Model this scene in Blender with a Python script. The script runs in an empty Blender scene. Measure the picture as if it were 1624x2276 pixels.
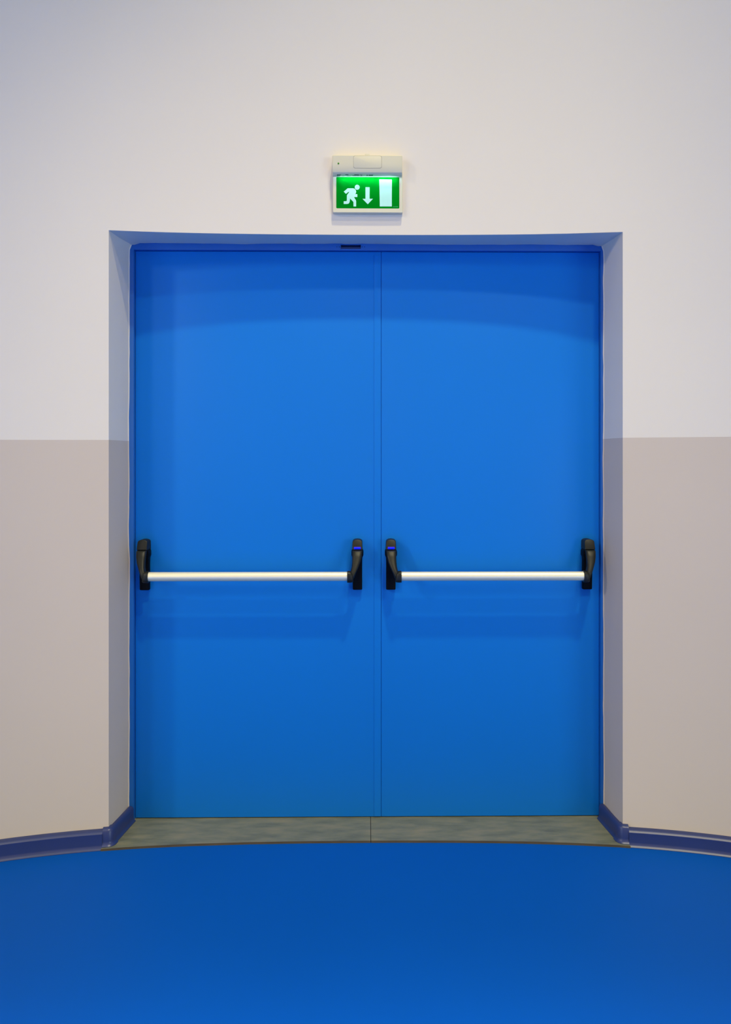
import bpy, bmesh, math, random
from mathutils import Vector, Matrix, noise

S = bpy.context.scene
COL = S.collection
R = math.radians

# ------------------------------------------------------------------ camera
W, H = 1624, 2276
F = 1677.0                       # focal length in pixels
PX, PY = 834.0, 1020.0           # principal point
EYE, DIST, YAW = 1.33, 2.80, 0.0112
cd = bpy.data.cameras.new('camera')
cam = bpy.data.objects.new('camera', cd)
COL.objects.link(cam)
cam.location = (0, -DIST, EYE)
cam.rotation_euler = (math.pi / 2, 0, -YAW)
cd.sensor_fit = 'VERTICAL'
cd.sensor_height = 36.0
cd.lens = F / H * 36.0
cd.shift_x = (W / 2 - PX) / H
cd.shift_y = (PY - H / 2) / H
cd.clip_start = 0.05
S.camera = cam

def at(px, py, Y):
    """world point on the plane y=Y seen at photograph pixel px, py"""
    u, v = (px - PX) / F, (PY - py) / F
    dx = math.cos(YAW) * u + math.sin(YAW)
    dy = math.cos(YAW) - math.sin(YAW) * u
    t = (Y + DIST) / dy
    return Vector((dx * t, Y, EYE + v * t))

# ------------------------------------------------------------------ exposure, world
S.view_settings.view_transform = 'Standard'
S.view_settings.look = 'None'
S.view_settings.gamma = 1
S.view_settings.use_curve_mapping = False
S.view_settings.exposure = 0.0
S.cycles.max_bounces = 10
S.cycles.diffuse_bounces = 6
w = bpy.data.worlds.new('world'); S.world = w
w.use_nodes = True
w.node_tree.nodes['Background'].inputs[0].default_value = (0.5, 0.55, 0.6, 1)
w.node_tree.nodes['Background'].inputs[1].default_value = 0.02

# ------------------------------------------------------------------ lamps of the hall and added fill lights (all far out of frame)
DOOR_C = Vector((0, -0.1, 1.75))
LK = 10.0
def spot(name, dx, dz, dy, power, col, radius, size=1.3, blend=0.9, target=DOOR_C):
    d = bpy.data.lights.new(name, 'SPOT')
    o = bpy.data.objects.new(name, d); COL.objects.link(o)
    o.location = DOOR_C + Vector((dx * dy, -dy, dz * dy))
    o.rotation_euler = (target - o.location).to_track_quat('-Z', 'Y').to_euler()
    r = (o.location - target).length
    d.energy = power * r * r
    d.color = col
    d.shadow_soft_size = radius
    d.spot_size = size; d.spot_blend = blend
    return o
AIM = Vector((0.0, -0.1, 0.75))
AIM_LOW = Vector((0.0, -0.1, 0.20))
spot('ceiling_spot', 0.25, 2.10, 4.2, 1.70 * LK, (1.0, 0.91, 0.55), 0.20, 0.43, 1.0, AIM_LOW)
spot('ceiling_spot', 0.42, 1.26, 5.6, 0.74 * LK, (1.0, 0.86, 0.58), 0.22, 0.54, 1.0, AIM_LOW)
spot('wall_lamp', -0.70, 0.50, 5.6, 0.29 * LK, (1.0, 0.86, 0.70), 0.30, 0.6, 1.0, AIM)
spot('wall_lamp', -1.20, 0.60, 4.6, 0.66 * LK, (1.0, 0.90, 0.70), 0.28, 0.6, 1.0, AIM)
spot('floor_bounce_fill', 0.0, 10.25 / 6.0, 6.0, 24.0 * LK, (1.0, 1.0, 0.95), 0.5, 0.8, 0.5, Vector((0, -5.6, 0)))  # added unseen spot: brightens the floor so its blue bounce reaches the soffit
def area(name, loc, target, sx, sy, power, col):
    d = bpy.data.lights.new(name, 'AREA'); d.shape = 'RECTANGLE'
    d.size = sx; d.size_y = sy; d.energy = power; d.color = col
    o = bpy.data.objects.new(name, d); COL.objects.link(o)
    o.location = loc
    o.rotation_euler = (Vector(target) - Vector(loc)).to_track_quat('-Z', 'Y').to_euler()
area('front_fill', (0, -10.5, 3.6), (0, 0, 1.0), 9.0, 5.0, 108, (0.98, 0.70, 0.38))  # added soft fill from behind the camera, not a known fixture
area('side_fill', (-6.8, -6.5, 1.4), (0, -0.5, 1.2), 6.0, 2.7, 175, (0.72, 0.92, 1.0))  # added cool fill from the left for the reveals, no window there
area('side_fill', (6.8, -6.5, 1.4), (0, -0.5, 1.2), 6.0, 2.7, 285, (0.75, 0.94, 0.88))  # same added fill from the right, stronger, no window there either

# ------------------------------------------------------------------ materials
def lin(c):
    c = c / 255.0
    return c / 12.92 if c <= 0.04045 else ((c + 0.055) / 1.055) ** 2.4
def srgb(r, g, b): return (lin(r), lin(g), lin(b), 1)

def mat(name, col, rough=0.5, metal=0.0, spec=0.5, var=0.0, scale=3.0, bump=0.0, bscale=60.0, emit=None, estr=0.0, coat=0.0, stretch=None):
    m = bpy.data.materials.new(name); m.use_nodes = True
    nt = m.node_tree; b = nt.nodes['Principled BSDF']
    b.inputs['Base Color'].default_value = col
    b.inputs['Roughness'].default_value = rough
    b.inputs['Metallic'].default_value = metal
    b.inputs['Specular IOR Level'].default_value = spec
    b.inputs['Coat Weight'].default_value = coat
    tc = nt.nodes.new('ShaderNodeTexCoord')
    src = tc.outputs['Object']
    if stretch:
        mp = nt.nodes.new('ShaderNodeMapping'); mp.inputs['Scale'].default_value = stretch
        nt.links.new(src, mp.inputs[0]); src = mp.outputs[0]
    if var:
        n = nt.nodes.new('ShaderNodeTexNoise'); n.inputs['Scale'].default_value = scale; n.inputs['Detail'].default_value = 5
        nt.links.new(src, n.inputs['Vector'])
        mx = nt.nodes.new('ShaderNodeMix'); mx.data_type = 'RGBA'
        mx.inputs[6].default_value = tuple(c * (1 - var) for c in col[:3]) + (1,)
        mx.inputs[7].default_value = tuple(min(1, c * (1 + var)) for c in col[:3]) + (1,)
        nt.links.new(n.outputs['Fac'], mx.inputs[0]); nt.links.new(mx.outputs[2], b.inputs['Base Color'])
    if bump:
        n = nt.nodes.new('ShaderNodeTexNoise'); n.inputs['Scale'].default_value = bscale; n.inputs['Detail'].default_value = 4
        nt.links.new(src, n.inputs['Vector'])
        bp = nt.nodes.new('ShaderNodeBump'); bp.inputs['Strength'].default_value = bump; bp.inputs['Distance'].default_value = 0.002
        nt.links.new(n.outputs['Fac'], bp.inputs['Height']); nt.links.new(bp.outputs[0], b.inputs['Normal'])
    if emit:
        b.inputs['Emission Color'].default_value = emit; b.inputs['Emission Strength'].default_value = estr
    return m

BAND_Z = EYE + (PY - 975.0) / F * 2.60          # top edge of the painted dado
def wall_paint():
    """off-white paint above, greyer dado paint below, soft scuffs near the skirting"""
    m = mat('wall_paint', (0.8, 0.8, 0.8, 1), rough=0.75, bump=0.12, bscale=35, spec=0.3)
    nt = m.node_tree; b = nt.nodes['Principled BSDF']
    tc = nt.nodes.new('ShaderNodeTexCoord'); sx = nt.nodes.new('ShaderNodeSeparateXYZ')
    nt.links.new(tc.outputs['Object'], sx.inputs[0])
    # the hand-painted line runs a little out of level
    ln = nt.nodes.new('ShaderNodeMath'); ln.operation = 'MULTIPLY_ADD'
    ln.inputs[1].default_value = -0.0045; nt.links.new(sx.outputs[0], ln.inputs[0]); nt.links.new(sx.outputs[2], ln.inputs[2])
    gt = nt.nodes.new('ShaderNodeMath'); gt.operation = 'GREATER_THAN'; gt.inputs[1].default_value = BAND_Z
    nt.links.new(ln.outputs[0], gt.inputs[0])
    mx = nt.nodes.new('ShaderNodeMix'); mx.data_type = 'RGBA'
    mx.inputs[6].default_value = (0.655, 0.545, 0.44, 1)
    mx.inputs[7].default_value = (0.82, 0.735, 0.62, 1)
    nt.links.new(gt.outputs[0], mx.inputs[0])
    n = nt.nodes.new('ShaderNodeTexNoise'); n.inputs['Scale'].default_value = 1.6; n.inputs['Detail'].default_value = 4
    nt.links.new(tc.outputs['Object'], n.inputs['Vector'])
    rp = nt.nodes.new('ShaderNodeMapRange'); rp.inputs[3].default_value = 0.965; rp.inputs[4].default_value = 1.03
    nt.links.new(n.outputs['Fac'], rp.inputs[0])
    ml = nt.nodes.new('ShaderNodeVectorMath'); ml.operation = 'SCALE'
    nt.links.new(mx.outputs[2], ml.inputs[0]); nt.links.new(rp.outputs[0], ml.inputs[3])
    nt.links.new(ml.outputs[0], b.inputs['Base Color'])
    return m

def stone():
    m = mat('threshold_stone', (0.1, 0.1, 0.08, 1), rough=0.38, bump=0.15, bscale=90)
    nt = m.node_tree; b = nt.nodes['Principled BSDF']
    tc = nt.nodes.new('ShaderNodeTexCoord'); mp = nt.nodes.new('ShaderNodeMapping')
    mp.inputs['Scale'].default_value = (3.0, 11.0, 3.0)
    nt.links.new(tc.outputs['Object'], mp.inputs[0])
    n = nt.nodes.new('ShaderNodeTexNoise'); n.inputs['Scale'].default_value = 2.4; n.inputs['Detail'].default_value = 7; n.inputs['Roughness'].default_value = 0.62
    nt.links.new(mp.outputs[0], n.inputs['Vector'])
    cr = nt.nodes.new('ShaderNodeValToRGB'); e = cr.color_ramp.elements
    e[0].position = 0.32; e[0].color = (0.115, 0.127, 0.092, 1)
    e[1].position = 0.70; e[1].color = (0.245, 0.225, 0.145, 1)
    k = e.new(0.5); k.color = (0.170, 0.180, 0.125, 1)
    nt.links.new(n.outputs['Fac'], cr.inputs[0]); nt.links.new(cr.outputs[0], b.inputs['Base Color'])
    return m

M_WALL = wall_paint()
M_DOOR = mat('blue_door_enamel', (0.006, 0.180, 0.64, 1), rough=0.45, spec=0.12, var=0.03, scale=1.5, bump=0.04, bscale=25)
M_FRAME = mat('blue_frame_enamel', (0.008, 0.125, 0.47, 1), rough=0.4, var=0.08, scale=9, bump=0.15, bscale=30)
M_FLOOR = mat('blue_floor_coating', (0.0005, 0.085, 0.45, 1), rough=0.65, spec=0.08, var=0.07, scale=1.3, bump=0.05, bscale=120)
M_SKIRT = mat('blue_grey_vinyl', (0.025, 0.040, 0.150, 1), rough=0.36, var=0.06, scale=6, bump=0.05, bscale=40)
M_STONE = stone()
M_SEDGE = mat('brown_stone_edge', (0.085, 0.060, 0.030, 1), rough=0.7, var=0.5, scale=9, bump=0.3)
M_JOINT = mat('dark_joint', (0.02, 0.02, 0.018, 1), rough=0.9)
M_BLACK = mat('black_plastic', (0.002, 0.002, 0.002, 1), rough=0.5, spec=0.12, bump=0.02, bscale=900)
M_BLACK2 = mat('charcoal_plastic', (0.008, 0.0088, 0.006, 1), rough=0.45, spec=0.35, bump=0.02, bscale=900)
M_ALU = mat('pale_satin_aluminium', (1.0, 0.92, 0.66, 1), rough=0.38, metal=0.45, spec=0.6, var=0.02, scale=4)
M_IND = mat('blue_indicator_lens', (0.0, 0.0, 0.6, 1), rough=0.1, emit=(0.0, 0.0, 1.0, 1), estr=0.75, coat=1.0)
M_CREAM = mat('cream_plastic', (0.72, 0.655, 0.47, 1), rough=0.5, bump=0.03, bscale=300)
M_GREEN = mat('green_sign_film', (0.0, 0.20, 0.012, 1), rough=0.8, spec=0.0, emit=(0.0, 0.60, 0.0, 1), estr=0.10)
M_PICTO = mat('white_sign_print', (0.48, 0.66, 0.60, 1), rough=0.8, spec=0.0, emit=(0.15, 0.80, 0.60, 1), estr=0.28)
M_TUBE = mat('lamp_tube', (0.8, 1, 1, 1), emit=(0.25, 1.0, 0.75, 1), estr=9.0)
M_INK = mat('dark_ink', (0.03, 0.04, 0.04, 1), rough=0.6)
M_DIODE = mat('green_diode', (0.02, 0.16, 0.0, 1), rough=0.2, emit=(0.05, 0.35, 0.0, 1), estr=0.2)
M_DARK = mat('dark_gap', (0.004, 0.006, 0.014, 1), rough=0.9)
M_LATCH = mat('dark_blue_steel', (0.006, 0.03, 0.13, 1), rough=0.5)
M_CEIL = mat('ceiling_paint', (0.72, 0.72, 0.72, 1), rough=0.9, var=0.03, scale=2)

# ------------------------------------------------------------------ mesh helpers
def link(name, bm, m, parent=None, smooth=False, kind=None):
    bmesh.ops.recalc_face_normals(bm, faces=bm.faces[:])
    me = bpy.data.meshes.new(name); bm.to_mesh(me); bm.free()
    if smooth:
        for p in me.polygons: p.use_smooth = True
        me.set_sharp_from_angle(angle=R(38))
    me.materials.append(m)
    o = bpy.data.objects.new(name, me); COL.objects.link(o)
    if parent: o.parent = parent
    if kind: o['kind'] = kind
    return o

def root(name, loc, label=None, cat=None, kind=None, group=None):
    o = bpy.data.objects.new(name, None); COL.objects.link(o); o.location = loc
    o.empty_display_size = 0.05
    if label: o['label'] = label
    if cat: o['category'] = cat
    if kind: o['kind'] = kind
    if group: o['group'] = group
    return o

def box(bm, lo, hi, bev=0.0, seg=2):
    lo, hi = Vector(lo), Vector(hi)
    r = bmesh.ops.create_cube(bm, size=1.0)
    vs = r['verts']
    for v in vs: v.co = Vector(((lo[i] + hi[i]) / 2 + v.co[i] * (hi[i] - lo[i]) for i in range(3)))
    if bev:
        es = list({e for v in vs for e in v.link_edges})
        bmesh.ops.bevel(bm, geom=es, offset=bev, segments=seg, profile=0.5, affect='EDGES')

def bxo(name, lo, hi, m, parent=None, bev=0.0, kind=None):
    bm = bmesh.new(); box(bm, lo, hi, bev)
    return link(name, bm, m, parent, smooth=bev > 0, kind=kind)

def prism(bm, pts, y0, y1, bev=0.0, seg=2):
    """XZ outline pts extruded from y0 (back) to y1 (front, smaller y); bevels only the front rim"""
    a = [bm.verts.new((p[0], y0, p[1])) for p in pts]
    b = [bm.verts.new((p[0], y1, p[1])) for p in pts]
    n = len(pts)
    bm.faces.new(a); fr = bm.faces.new(b)
    for i in range(n): bm.faces.new((a[i], a[(i + 1) % n], b[(i + 1) % n], b[i]))
    if bev:
        bmesh.ops.bevel(bm, geom=list(fr.edges), offset=bev, segments=seg, profile=0.5, affect='EDGES')

def rrect(x0, z0, x1, z1, r, n=5):
    out = []
    for cx, cz, a0 in ((x1 - r, z1 - r, 0), (x0 + r, z1 - r, 90), (x0 + r, z0 + r, 180), (x1 - r, z0 + r, 270)):
        for k in range(n + 1):
            a = R(a0 + 90 * k / n); out.append((cx + r * math.cos(a), cz + r * math.sin(a)))
    return out

def loft(bm, rings, cap=True):
    rs = [[bm.verts.new(p) for p in ring] for ring in rings]
    n = len(rs[0])
    for a, b in zip(rs, rs[1:]):
        for i in range(n): bm.faces.new((a[i], a[(i + 1) % n], b[(i + 1) % n], b[i]))
    if cap: bm.faces.new(rs[0]); bm.faces.new(rs[-1])

def sup(c, a, b, U, V, n=20, e=3.2):
    """superellipse ring around c with half axes a along U, b along V"""
    out = []
    for k in range(n):
        t = 2 * math.pi * k / n
        x, y = math.cos(t), math.sin(t)
        f = (abs(x) ** e + abs(y) ** e) ** (-1 / e)
        out.append(Vector(c) + U * (a * x * f) + V * (b * y * f))
    return out

X, Y, Z = Vector((1, 0, 0)), Vector((0, 1, 0)), Vector((0, 0, 1))

# ------------------------------------------------------------------ plan of the curved wall
WY0 = -0.135                      # wall face at the middle of the door
def wy(x):
    """y of the wall face at x (curves towards the camera on both sides)"""
    ax = abs(x)
    if ax <= 1.25: return WY0 - (0.0305 * ax * ax + 0.031 * ax ** 4)
    s0 = 0.0305 * 1.25 ** 2 + 0.031 * 1.25 ** 4
    m0 = 2 * 0.0305 * 1.25 + 4 * 0.031 * 1.25 ** 3
    d = ax - 1.25
    if d <= 1.2: return WY0 - (s0 + m0 * d + 0.11 * d * d)
    return WY0 - (s0 + m0 * 1.2 + 0.11 * 1.44 + (m0 + 0.22 * 1.2) * (d - 1.2))
def wn(x):
    """unit normal of the wall face towards the room"""
    d = (wy(x + 1e-3) - wy(x - 1e-3)) / 2e-3
    return Vector((d, -1, 0)).normalized()

FZ = -0.008                       # hall floor, a little under the stone threshold
CEIL = 12.0
def hit(px, py=1000, off=0.0):
    """x where the view ray through px meets the wall face (moved off towards the room)"""
    x = at(px, py, -0.15).x
    for _ in range(30): x = at(px, py, wy(x) - off).x
    return x
XL, XR = hit(241.5), hit(1383.5)             # front edges of the opening
FRAME_Y = -0.016
IL, IR = at(287.5, 1000, FRAME_Y).x, at(1340, 1000, FRAME_Y).x   # back edges of the reveals
ZT = at(815, 522, WY0).z                      # front edge of the soffit
ZTB = at(815, 542.5, FRAME_Y).z               # back edge of the soffit

# ------------------------------------------------------------------ wall_back: curved face with opening, reveals, soffit
bm = bmesh.new()
xs = [-7.0, -4.6, -3.4]
xs += [-2.9 + 0.1 * i for i in range(60)]
xs = [x for x in xs if abs(x) > 0.93 or abs(x) < 0.80] + [XL, XR]
xs += [3.4, 4.6, 7.0]
xs = sorted(set(round(x, 5) for x in xs if not (abs(x) < 0.93 and not (XL - 1e-4 <= x <= XR + 1e-4))))
zs = [FZ, 0.6, 1.2, 1.8, ZT, 2.6, 3.2, 4.2, 8.0, CEIL]
g = [[bm.verts.new((x, wy(x), z)) for z in zs] for x in xs]
for i in range(len(xs) - 1):
    for j in range(len(zs) - 1):
        mx_ = (xs[i] + xs[i + 1]) / 2
        if XL < mx_ < XR and zs[j + 1] <= ZT + 1e-6: continue
        bm.faces.new((g[i][j], g[i + 1][j], g[i + 1][j + 1], g[i][j + 1]))
# reveals: plaster that ends in a slightly wavy edge on the steel frame
def wob(t, s): return (noise.noise(Vector((t * 5.5, s * 7.3, 0.2))) * 0.0028 + noise.noise(Vector((t * 19, s * 3.1, 5.2))) * 0.0014)
NZ = 90
for side, xf, xi in ((-1, XL, IL), (1, XR, IR)):
    prev = None
    for k in range(NZ + 1):
        t = k / NZ
        zb = FZ + t * (ZTB - FZ)
        zf = FZ + t * (ZT - FZ)
        xe = xi - side * wob(zb, side + 3) * 1.0
        if t > 0.985: xe -= side * 0.010 * ((t - 0.985) / 0.015) ** 1.5     # rounded plaster corner
        f_ = bm.verts.new((xf, wy(xf), zf)); e_ = bm.verts.new((xe + side * 0.0028, FRAME_Y - 0.0035, zb)); l_ = bm.verts.new((xe, FRAME_Y - 0.0012, zb)); k_ = bm.verts.new((xe, FRAME_Y - 0.00005, zb)); h_ = bm.verts.new((xe + side * 0.03, FRAME_Y - 0.00005, zb))
        m_ = bm.verts.new((xf * .5 + xi * .5, (wy(xf) + FRAME_Y) / 2, (zf + zb) / 2))
        if prev:
            for a, b in ((0, 1), (1, 2), (2, 3), (3, 4), (4, 5)):
                bm.faces.new((prev[a], prev[b], (f_, m_, e_, l_, k_, h_)[b], (f_, m_, e_, l_, k_, h_)[a]))
        prev = (f_, m_, e_, l_, k_, h_)
prev = None
NX = 90
for k in range(NX + 1):
    t = k / NX
    xf = XL + t * (XR - XL); xb = IL + t * (IR - IL)
    ze = ZTB + wob(xb, 9.0) * 1.0
    if t < 0.012 or t > 0.988: ze -= 0.006
    if abs(xb - at(779, 545, FRAME_Y).x) < 0.035: ze -= 0.001
    f_ = bm.verts.new((xf, wy(xf), ZT)); e_ = bm.verts.new((xb, FRAME_Y, ze)); h_ = bm.verts.new((xb, FRAME_Y + 0.0005, ze + 0.03))
    if prev:
        bm.faces.new((prev[0], prev[1], e_, f_)); bm.faces.new((prev[1], prev[2], h_, e_))
    prev = (f_, e_, h_)
wall_back = link('wall_back', bm, M_WALL, smooth=True, kind='structure')
wall_back['label'] = 'curved off-white wall with grey-beige painted lower half around the door'

# rest of the hall
def quad(name, pts, m, kind='structure'):
    bm = bmesh.new(); bm.faces.new([bm.verts.new(p) for p in pts])
    return link(name, bm, m, None, kind=kind)
YE = wy(7.0); YB = -12.0
quad('wall_left', [(-7, YE, FZ), (-7, YB, FZ), (-7, YB, CEIL), (-7, YE, CEIL)], M_WALL)
quad('wall_right', [(7, YE, FZ), (7, YB, FZ), (7, YB, CEIL), (7, YE, CEIL)], M_WALL)
quad('wall_front', [(-7, YB, FZ), (7, YB, FZ), (7, YB, CEIL), (-7, YB, CEIL)], M_WALL)
c_ = quad('ceiling', [(-7, YB, CEIL), (7, YB, CEIL), (7, WY0, CEIL), (-7, WY0, CEIL)], M_CEIL)
# floor follows the wall
bm = bmesh.new()
fx = [x for x in xs]
a = [bm.verts.new((x, wy(x), FZ)) for x in fx]
b = [bm.verts.new((x, YB, FZ)) for x in fx]
for i in range(len(fx) - 1): bm.faces.new((a[i], a[i + 1], b[i + 1], b[i]))
fl = link('floor', bm, M_FLOOR, kind='structure')
fl['label'] = 'smooth matt bright blue floor in front of the double door'

# ------------------------------------------------------------------ threshold: two stone slabs
TH_FRONT = 0.036
SXL, SXR = hit(223.5, 1885, TH_FRONT), hit(1401, 1882, TH_FRONT)
JX = at(823.5, 1840, -0.08).x
thr = root('door_threshold', (0, -0.09, FZ), 'two grey-green stone slabs forming the sill under the blue door', kind='structure')
def slab(x0, x1, name):
    def fy(x): return wy(x) - TH_FRONT
    n = 22
    pts = []
    xa, xb = x0, x1
    front = [(xa + (xb - xa) * k / n, fy(xa + (xb - xa) * k / n) + 0.0012 * noise.noise(Vector((xa * 3 + k * .6, 2, 0)))) for k in range(n + 1)]
    inl, inr = max(x0, XL + 0.0005), min(x1, XR - 0.0005)
    back = []
    if x1 > XR: back += [(x1, wy(x1) - 0.001), (XR - 0.0005, wy(XR) - 0.001), (IR - 0.004, FRAME_Y + 0.001), (IR - 0.004, 0.03)]
    else: back += [(x1, 0.03)]
    if x0 < XL: back += [(IL + 0.004, 0.03), (IL + 0.004, FRAME_Y + 0.001), (XL + 0.0005, wy(XL) - 0.001), (x0, wy(x0) - 0.001)]
    else: back += [(x0, 0.03)]
    out = front + back
    bm = bmesh.new()
    lo = [bm.verts.new((p[0], p[1], FZ)) for p in out]; hi = [bm.verts.new((p[0], p[1], 0.0)) for p in out]
    bm.faces.new(lo); tf = bm.faces.new(hi)
    for i in range(len(out)): bm.faces.new((lo[i], lo[(i + 1) % len(out)], hi[(i + 1) % len(out)], hi[i]))
    es = [e for e in tf.edges if all(v.co.y < -0.14 for v in e.verts)]
    bmesh.ops.bevel(bm, geom=es, offset=0.0015, segments=1, affect='EDGES')
    for v in bm.verts: v.co -= thr.location
    o = link(name, bm, M_STONE, thr)
    o.data.materials.append(M_SEDGE)
    for p in o.data.polygons:
        if p.normal.y < -0.6: p.material_index = 1
    return o
slab(SXL, JX - 0.0011, 'stone_slab')
slab(JX + 0.0011, SXR, 'stone_slab')
bm = bmesh.new(); box(bm, (JX - 0.0013, wy(JX) - TH_FRONT + 0.003, FZ), (JX + 0.0013, 0.0, -0.0012))
for v in bm.verts: v.co -= thr.location
link('joint', bm, M_JOINT, thr)

# ------------------------------------------------------------------ door frame
LX0, LX1 = at(301.5, 1100, 0).x, at(1330.5, 1100, 0).x      # leaf edges
LZ1 = (at(301.5, 558.6, 0).z + at(1330, 561.2, 0).z) / 2
MX = at(846.5, 1100, 0).x                                   # meeting line of the leaves
G = 0.0022
fr = root('trim_1', (0, 0, 0), 'blue painted steel frame around the double door', kind='structure')
bxo('jamb', (IL - 0.045, FRAME_Y, 0.0), (LX0 - G, 0.06, LZ1 + G + 0.05), M_FRAME, fr, bev=0.0012)
bxo('jamb', (LX1 + G, FRAME_Y, 0.0), (IR + 0.045, 0.06, LZ1 + G + 0.05), M_FRAME, fr, bev=0.0012)
# header with a real latch pocket
px0, px1 = at(757, 548, FRAME_Y).x, at(801.5, 548, FRAME_Y).x
pz0, pz1 = at(779, 553, FRAME_Y).z, at(779, 544, FRAME_Y).z
bm = bmesh.new()
hx0, hx1, hz0, hz1 = LX0 - G, LX1 + G, LZ1 + 0.0012, LZ1 + G + 0.05
box(bm, (hx0, FRAME_Y, hz0), (px0, 0.06, hz1)); box(bm, (px1, FRAME_Y, hz0), (hx1, 0.06, hz1))
box(bm, (px0, FRAME_Y, hz0), (px1, 0.06, pz0)); box(bm, (px0, FRAME_Y, pz1), (px1, 0.06, hz1))
box(bm, (px0, 0.012, pz0), (px1, 0.06, pz1))
link('header', bm, M_FRAME, fr)
sp = bxo('latch_pocket', (px0 + 0.0004, FRAME_Y + 0.004, pz0 + 0.0004), (px1 - 0.0004, 0.011, pz0 + (pz1 - pz0) * 0.52), M_LATCH, fr)
sp['label'] = 'dark rectangular latch slot in the blue frame header'
bxo('pocket_back', (px0 + 0.0004, 0.0105, pz0 + (pz1 - pz0) * 0.53), (px1 - 0.0004, 0.0118, pz1 - 0.0004), M_DARK, fr)
for hx in (748.5, 754.5, 804.5, 810):
    p = at(hx, 548.8, FRAME_Y)
    bm = bmesh.new(); bmesh.ops.create_cone(bm, cap_ends=True, segments=10, radius1=0.0014, radius2=0.0014, depth=0.0008)
    bmesh.ops.rotate(bm, verts=bm.verts[:], cent=(0, 0, 0), matrix=Matrix.Rotation(R(90), 3, 'X'))
    bmesh.ops.translate(bm, verts=bm.verts[:], vec=(p.x, FRAME_Y - 0.0002, p.z))
    link('screw_hole', bm, M_DARK, fr)
# rebate behind the leaf edges: what makes the gap dark
bxo('rebate', (LX0 - G, 0.004, 0.0), (LX0 - 0.0003, 0.06, LZ1), M_FRAME, fr)
bxo('rebate', (LX1 + 0.0003, 0.004, 0.0), (LX1 + G, 0.06, LZ1), M_FRAME, fr)

# ------------------------------------------------------------------ door leaves
AX = at(831, 1100, 0).x
d1 = root('door_1', (LX0, 0.017, 0), 'left leaf of the bright blue steel double door, wider leaf', kind='structure')
bm = bmesh.new(); box(bm, (LX0, 0, 0.003), (MX - 0.0012, 0.034, LZ1), 0.0010)
for v in bm.verts: v.co -= d1.location
link('leaf', bm, M_DOOR, d1, smooth=True)
bm = bmesh.new(); box(bm, (AX, -0.0022, 0.004), (MX - 0.0006, 0.0, LZ1 - 0.012), 0.0009)
for v in bm.verts: v.co -= d1.location
link('cover_strip', bm, M_DOOR, d1, smooth=True)
bm = bmesh.new(); box(bm, (MX - 0.0011, 0.003, 0.004), (MX + 0.0011, 0.033, LZ1 - 0.001))
for v in bm.verts: v.co -= d1.location
link('meeting_stile', bm, M_DOOR, d1)
d2 = root('door_2', (LX1, 0.017, 0), 'right leaf of the bright blue steel double door, narrower leaf', kind='structure')
bm = bmesh.new(); box(bm, (MX + 0.0012, 0, 0.003), (LX1, 0.034, LZ1), 0.0010)
for v in bm.verts: v.co -= d2.location
link('leaf', bm, M_DOOR, d2, smooth=True)

# ------------------------------------------------------------------ skirting
def profile(h, t, toe):
    """(offset from wall, height) of the cove skirting"""
    return [(0.0, h), (t * 0.45, h - 0.0004), (t * 0.8, h - 0.003), (t, h - 0.009), (t, 0.016), (t + 0.001, 0.010), (t + toe * 0.5, 0.005), (t + toe, 0.0015), (t + toe, 0.0), (0.0, 0.0)]
def sweep(name, path, prof, z0, parent, m=M_SKIRT, caps=True):
    """path: list of (point, normal)"""
    bm = bmesh.new()
    loft(bm, [[Vector((p.x, p.y, z0 + h)) + n * o for o, h in prof] for p, n in path], cap=caps)
    for v in bm.verts: v.co -= parent.location
    return link(name, bm, m, parent, smooth=True)

SH, ST, TOE = 0.057, 0.024, 0.009
for side, xf, xi, cap_px, nm in ((-1, XL, IL, 223.5, 'baseboard_left'), (1, XR, IR, 1401, 'baseboard_right')):
    cx = hit(cap_px, 1870, ST + 0.004)
    bb = root(nm, (xf, wy(xf), FZ), ('blue-grey vinyl skirting left of the door with corner cap' if side < 0 else 'blue-grey vinyl skirting right of the door with corner cap'), kind='structure')
    # along the wall
    far = side * 3.2
    xs_ = [cx + (far - cx) * k / 40 for k in range(41)]
    path = [(Vector((x, wy(x), 0)) + wn(x) * 0.0004, wn(x)) for x in xs_]
    sweep('wall_strip', path, profile(SH + 0.004 * (side < 0) , ST, TOE), FZ, bb)
    # into the recess
    a_ = Vector((xf, wy(xf), 0)); b_ = Vector((xi, FRAME_Y, 0))
    d_ = (b_ - a_).normalized(); n_ = Vector((-side * abs(d_.y), side * 0 + (-1) * 0, 0))
    n_ = Vector((-d_.y * side, d_.x * side, 0)).normalized()
    if n_.x * side > 0: n_ = -n_
    path = [(a_ + d_ * 0.0 + n_ * 0.0004, n_), (a_.lerp(b_, 0.5) + n_ * 0.0004, n_), (b_ - d_ * 0.0004 + n_ * 0.0004, n_)]
    sweep('recess_strip', path, profile(0.054, 0.016, 0.008), 0.0003, bb)
    # moulded corner cap wrapped round the edge
    nf = wn(xf)
    prof = profile(0.058, 0.0195, 0.008)
    pth = []
    for k in range(5):
        x = cx + (xf - cx) * k / 4
        if k < 4: pth.append((Vector((x, wy(x), 0)), wn(x)))
    for k in range(9):
        t = k / 8
        nn = (nf * (1 - t) + n_ * t).normalized()
        pth.append((Vector((xf, wy(xf), 0)), nn))
    pth.append((a_ + d_ * 0.014, n_))
    c = sweep('corner_cap', pth, [(o + 0.0006, h) for o, h in prof], 0.0003, bb)

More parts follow.
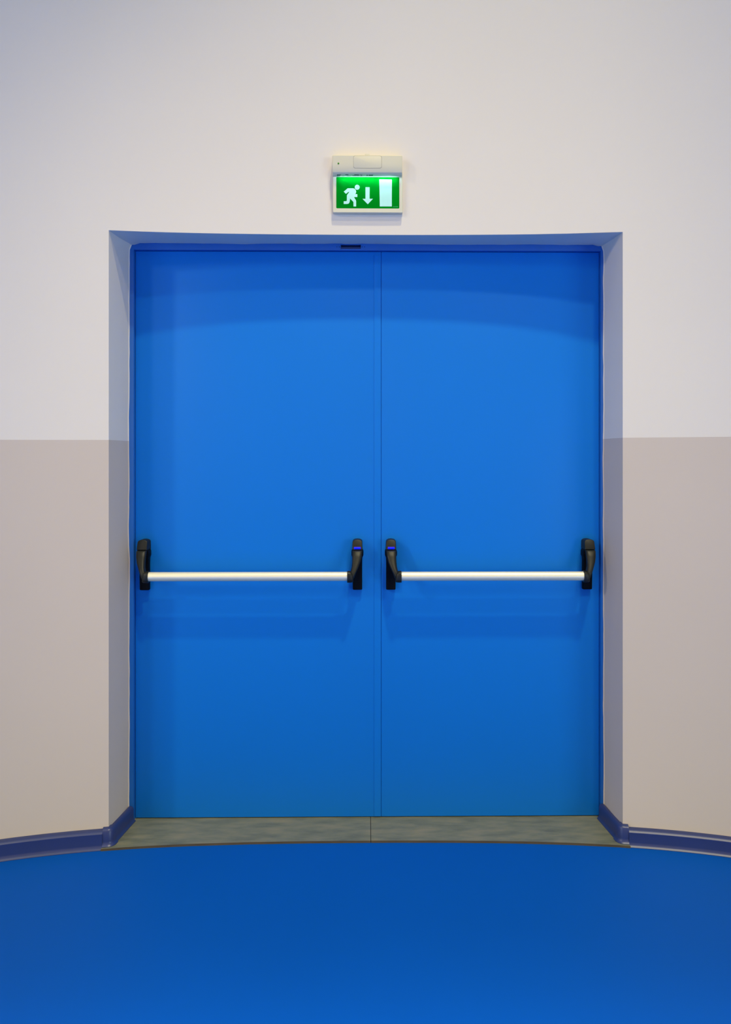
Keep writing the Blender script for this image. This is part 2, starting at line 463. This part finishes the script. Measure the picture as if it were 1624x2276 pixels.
# ------------------------------------------------------------------ panic bars
BAR_Y = -0.088
BAR_Z = at(552, 1281.5, BAR_Y).z
def bracket(parent, side, x, lamp):
    """side: +1 the bar leaves towards +x. x: centre of the base plate, relative to parent"""
    def squash(bm):                                      # upper half a touch shorter
        for v in bm.verts:
            if v.co.z > 0: v.co.z *= 1 - 0.052 * min(1, v.co.z / 0.09)
    def P(bx, by, bz): return Vector((x + side * bx, by, bz))
    U, V = X * side, Y
    bm = bmesh.new()
    rings = []
    for z, a_, d_, sh in ((-0.060, 0.0160, 0.020, 0), (-0.058, 0.0175, 0.022, 0), (0.050, 0.0175, 0.030, 0), (0.062, 0.0182, 0.036, 0), (0.072, 0.0222, 0.040, 0), (0.088, 0.0222, 0.042, 0), (0.094, 0.0196, 0.044, 0), (0.0955, 0.019, 0.044, 0)):
        rings.append(sup(P(sh, -d_ / 2 - 0.0003, z), a_, d_ / 2, U, V, 24, 7))
    loft(bm, rings); squash(bm)
    o = link('base', bm, M_BLACK, parent, smooth=True)
    # arched end cap
    bm = bmesh.new()
    hw = 0.0178
    pts = [(x - hw - 0.0008, 0.0965), (x + hw + 0.0008, 0.0965), (x + hw, 0.1245)]
    for k in range(1, 8):
        t = math.pi * k / 8
        pts.append((x + hw * math.cos(t), 0.1245 + 0.0100 * math.sin(t) ** 0.9))
    pts.append((x - hw, 0.1245))
    prism(bm, pts, -0.0003, -0.0555, 0.0025, 3)
    for v in bm.verts:                                   # the cap leans back towards its top
        if v.co.y < -0.03: v.co.y += max(0, (v.co.z - 0.0965)) * 0.35
    squash(bm)
    o = link('cap', bm, M_BLACK2, parent, smooth=True)
    # lever arm sweeping down to the bar
    bm = bmesh.new(); rings = []
    path = [(0.0945, 0.000, -0.0500, 0.0180, 0.0090), (0.090, 0.000, -0.0560, 0.0182, 0.0100), (0.070, 0.0010, -0.0640, 0.0172, 0.0105), (0.050, 0.0035, -0.0720, 0.0150, 0.0110),
            (0.034, 0.0075, -0.0790, 0.0125, 0.0120), (0.020, 0.0120, -0.0840, 0.0112, 0.0130), (0.010, 0.0165, -0.0870, 0.0110, 0.0140)]
    pts = [P(bx, by, z) for z, bx, by, *_ in path]
    for i, (z, bx, by, a_, b_) in enumerate(path):
        rings.append(sup(pts[i], a_, b_, U, V, 20, 3.0))
    rings.append(sup(P(0.0205, -0.0875, 0.001), 0.0115, 0.0150, (U * 0.93 + Z * 0.36).normalized(), V, 20, 2.8))
    rings.append(sup(P(0.0240, -0.0880, -0.006), 0.0100, 0.0140, (U * 0.80 + Z * 0.60).normalized(), V, 20, 2.8))
    loft(bm, rings); squash(bm)
    link('lever_arm', bm, M_BLACK2, parent, smooth=True)
    bm = bmesh.new(); rings = []
    for bx, hh, hd in ((0.0145, 0.0095, 0.0110), (0.0160, 0.0145, 0.0150), (0.0195, 0.0188, 0.0172), (0.0260, 0.0204, 0.0182), (0.0350, 0.0208, 0.0184), (0.0358, 0.0200, 0.0178)):
        rings.append(sup(P(bx, BAR_Y, -0.0012 - (0.0208 - hh) * 0.75), hh, hd, Z, V, 24, 3.4))
    loft(bm, rings)
    link('sleeve', bm, M_BLACK2, parent, smooth=True)
    if lamp:
        bm = bmesh.new(); prism(bm, rrect(x - 0.0125, 0.0990, x + 0.0125, 0.1075, 0.0015), -0.0535, -0.0568, 0.0008, 2); squash(bm)
        i_ = link('indicator', bm, M_IND, parent, smooth=True); i_['label'] = 'small blue indicator window on the black end fitting'

def panic_bar(bxl, bxr, bar0, bar1, lamps, label):
    """bxl, bxr: world x of the base centres; bar0, bar1: ends of the tube"""
    c = (bxl + bxr) / 2
    r = root('panic_bar', (c, 0, BAR_Z), label, 'panic bar', group='panic bars across the blue double door')
    bracket(r, 1, bxl - c, lamps[0]); bracket(r, -1, bxr - c, lamps[1])
    bm = bmesh.new()
    n = 28
    rings = []
    for xx, rr in ((bar0, 0.0140), (bar0 + 0.0007, 0.0160), (bar1 - 0.0007, 0.0160), (bar1, 0.0140)):
        rings.append([Vector((xx - c, BAR_Y + rr * math.cos(2 * math.pi * k / n), rr * math.sin(2 * math.pi * k / n) * 1.03)) for k in range(n)])
    loft(bm, rings)
    link('push_rod', bm, M_ALU, r, smooth=True)['label'] = 'pale satin metal push rod'
bx = [at(p, 1300, -0.01).x for p in (322.5, 794.2, 868.2, 1303.5)]
panic_bar(bx[0], bx[1], at(330, 1281, BAR_Y).x, at(774.5, 1281, BAR_Y).x, (False, True), 'pale metal push bar on black end fittings across the left, wider door leaf')
panic_bar(bx[2], bx[3], at(889.5, 1280, BAR_Y).x, at(1298.5, 1280, BAR_Y).x, (True, False), 'pale metal push bar on black end fittings across the right, narrower door leaf')

# ------------------------------------------------------------------ exit sign (pixel positions on its own front face)
BK = WY0 - 0.0002
sg = root('exit_sign', (0, BK, 0), 'lit green running-man exit sign in a cream housing above the double door', 'exit sign')
def sp_(zx, zy, d):                                     # zoomed pixel (x6.767 from 700,320) at depth d in front of the wall
    p = at(700 + zx / 6.7667, 320 + zy / 6.7667, WY0 - d)
    return (p.x, p.z)
def srect(x0, y0, x1, y1, d, r):
    a_ = sp_(x0, y1, d); b_ = sp_(x1, y0, d)
    return rrect(a_[0], a_[1], b_[0], b_[1], r)
def sgl(name, pts, d0, d1, m, parent=sg, bev=0.0, label=None):
    bm = bmesh.new(); prism(bm, pts, -d0, -d1, bev, 2)
    o = link(name, bm, m, parent, smooth=bev > 0)
    if label: o['label'] = label
    return o
def sub(o):                                             # children of a part share its frame
    return o
# housing: rim around a recessed green panel
hp = srect(266, 440, 1318, 1026, 0.024, 0.003)
bm = bmesh.new()
inner = srect(318, 493, 1267, 969, 0.0195, 0.004)
outer_b = [bm.verts.new((p[0], 0, p[1])) for p in hp]
outer_f = [bm.verts.new((p[0], -0.0225, p[1])) for p in hp]
cxm = sum(p[0] for p in hp) / len(hp); czm = sum(p[1] for p in hp) / len(hp)
outer_g = [bm.verts.new((cxm + (p[0] - cxm) * 0.990, -0.024, czm + (p[1] - czm) * 0.985)) for p in hp]
inn_f = [bm.verts.new((p[0], -0.0236, p[1])) for p in inner]
inn_b = [bm.verts.new((p[0], -0.0185, p[1])) for p in inner]
n = len(hp)
for A, B in ((outer_b, outer_f), (outer_f, outer_g), (outer_g, inn_f), (inn_f, inn_b)):
    for i in range(n): bm.faces.new((A[i], A[(i + 1) % n], B[(i + 1) % n], B[i]))
bm.faces.new(outer_b)
link('housing', bm, M_CREAM, sg, smooth=True)
# head: box standing further out with a chamfered underside; side profile swept in x
hx0_, zt = sp_(258, 172, 0.050); hx1_, _ = sp_(1312, 172, 0.050)
zt += 0.0056
_, zb1 = sp_(300, 437, 0.050); zb1 += 0.0046            # front lower edge
_, zb2 = sp_(300, 490, 0.0245)          # where the sloping underside meets the housing
side_p = [(0.0, zt + 0.0), (0.030, zt), (0.0468, zt - 0.0006), (0.0495, zt - 0.0030), (0.0505, (zt + zb1) / 2), (0.050, zb1 + 0.002), (0.0485, zb1), (0.0285, zb2 + 0.0008), (0.0, zb2 + 0.0008)]
bm = bmesh.new()
ca = [0.004, 0.0012, 0.0]
rings = []
for x_, k in ((hx0_, 0.93), (hx0_ + 0.0008, 0.985), (hx0_ + 0.003, 1.0), (hx1_ - 0.003, 1.0), (hx1_ - 0.0008, 0.985), (hx1_, 0.93)):
    zc = (zt + zb1) / 2
    rings.append([Vector((x_, -d * (k if d > 0.02 else 1), zc + (z - zc) * (k if z > zc else 1))) for d, z in side_p])
loft(bm, rings)
head = link('head', bm, M_CREAM, sg, smooth=True)
bc = srect(577, 168, 1000, 346, 0.0508, 0.006)
# thin seam groove drawn as a dark inlay, cover plate proud inside it
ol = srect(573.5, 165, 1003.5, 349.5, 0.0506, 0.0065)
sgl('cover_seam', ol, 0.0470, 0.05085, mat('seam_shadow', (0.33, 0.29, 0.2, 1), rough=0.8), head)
sgl('cover_plate', bc, 0.0480, 0.0511, M_CREAM, head, 0.0006)
tb = sp_(748, 166, 0.035); tb2 = sp_(822, 148, 0.035)
bxo('top_clip', (tb[0], -0.046, tb[1] - 0.014), (tb2[0], -0.030, tb2[1] - 0.0016), M_CREAM, head, bev=0.0008)
# charge indicator
p = sp_(349, 279, 0.0505)
bm = bmesh.new(); bmesh.ops.create_uvsphere(bm, u_segments=14, v_segments=8, radius=0.0031)
bmesh.ops.translate(bm, verts=bm.verts[:], vec=(p[0], -0.0502, p[1]))
link('charge_light', bm, M_DIODE, head, smooth=True)['label'] = 'tiny green charge light'
# lit panel and its pictograms
panel = sgl('sign_panel', srect(320, 495, 1265, 967, 0.0205, 0.0035), 0.0186, 0.0205, M_GREEN, sg, 0.0006, 'green backlit panel')
def zp(pts, d=0.0209): return [sp_(a, b, d) for a, b in pts]
run = [(430, 712), (490, 662), (572, 661), (594, 670), (610, 688), (618, 708), (615, 728), (604, 749), (635, 750), (635, 793), (584, 793), (613, 840), (617, 858), (617, 935), (577, 935), (576, 868),
       (524, 814), (521, 860), (513, 882), (499, 894), (480, 898), (430, 898), (430, 857), (468, 855), (477, 846), (478, 765), (516, 714), (497, 718), (463, 745)]
DP0, DP1 = 0.0200, 0.0209
fig = sgl('running_figure', zp(run), DP0, DP1, M_PICTO, panel)
sgl('figure_head', zp([(633 + 37 * math.cos(R(15 * k)), 646 + 38 * math.sin(R(15 * k))) for k in range(24)]), DP0, DP1, M_PICTO, panel)
sgl('arrow', zp([(757, 645), (820, 645), (820, 820), (870, 820), (792, 902), (712, 820), (757, 820)]), DP0, DP1, M_PICTO, panel)
sgl('doorway', zp([(965, 527), (1155, 529), (1154, 935), (973, 935)]), DP0, DP1, M_PICTO, panel)
M_FAINT = mat('faint_print', (0.02, 0.30, 0.10, 1), emit=(0.0, 0.4, 0.1, 1), estr=0.2)
bm = bmesh.new()
random.seed(4)
q = 1172
while q < 1245:
    ww = random.uniform(5, 9)
    prism(bm, zp([(q, 935), (q + ww, 935), (q + ww, 946), (q, 946)]), -DP0, -DP1); q += ww + 3
link('fine_print', bm, M_FAINT, panel, kind='stuff')
# lamp under the head that washes the panel from above
t0, t1 = sp_(330, 500, 0.03), sp_(1255, 500, 0.03)
# printing on the sloping underside of the head
def slope_pt(zx, f):                                    # f: 0 at the front lower edge, 1 at the housing
    z = zb1 + (zb2 + 0.0008 - zb1) * f; d = 0.0485 + (0.0285 - 0.0485) * f
    return Vector((sp_(zx, 470, 0.035)[0], -d, z))
nrm = Vector((0, -(zb1 - zb2), -(0.02))).normalized()
nrm = Vector((0, -(zb1 - zb2 - 0.0008), -0.020)).normalized()
bm = bmesh.new()
def dash(x0, x1, f0, f1):
    vs = [slope_pt(x0, f0), slope_pt(x1, f0), slope_pt(x1, f1), slope_pt(x0, f1)]
    bm.faces.new([bm.verts.new(v + nrm * 0.0003) for v in vs])
def word(x0, x1, f0, f1, step=9):
    x = x0
    while x < x1 - 2:
        ww = random.uniform(step * .5, step); dash(x, min(x + ww, x1), f0, f1); x += ww + 2
for a_ in ((330, 385, .45, .66), (330, 355, .72, .95), (358, 378, .72, .95), (455, 500, .42, .66), (590, 658, .42, .66), (560, 662, .72, .90), (400, 442, .92, .99), (478, 545, .92, .99)): word(*a_)
# C E and marks after it
for x0 in (672, 694):
    dash(x0, x0 + 3, .5, .85); dash(x0, x0 + 14, .45, .55); dash(x0, x0 + 14, .82, .92)
dash(694, 705, .64, .72)
word(805, 872, .5, .78, 12)
link('small_print', bm, M_INK, head, kind='stuff')
bm = bmesh.new()
cc = slope_pt(783, .66)
tv = (slope_pt(783, 1) - slope_pt(783, 0)).normalized()
bm.faces.new([bm.verts.new(cc + nrm * 0.0003 + X * (0.0018 * math.cos(R(20 * k))) + tv * (0.0038 * math.sin(R(20 * k)))) for k in range(18)])
link('round_mark', bm, M_INK, head)
# strip lamp behind the underside of the head
lampd = bpy.data.lights.new('sign_lamp', 'AREA'); lampd.shape = 'RECTANGLE'; lampd.size = 0.205; lampd.size_y = 0.003
lampd.energy = 0.115; lampd.color = (0.45, 0.90, 1.0)
lo_ = bpy.data.objects.new('sign_lamp', lampd); COL.objects.link(lo_); lo_.parent = sg
lo_.location = ((t0[0] + t1[0]) / 2, -0.036, zb2 + (zb1 - zb2) * 0.42 - 0.0042)
lo_.rotation_euler = (R(32), 0, 0)
sg.scale = (1, 0.84, 1)
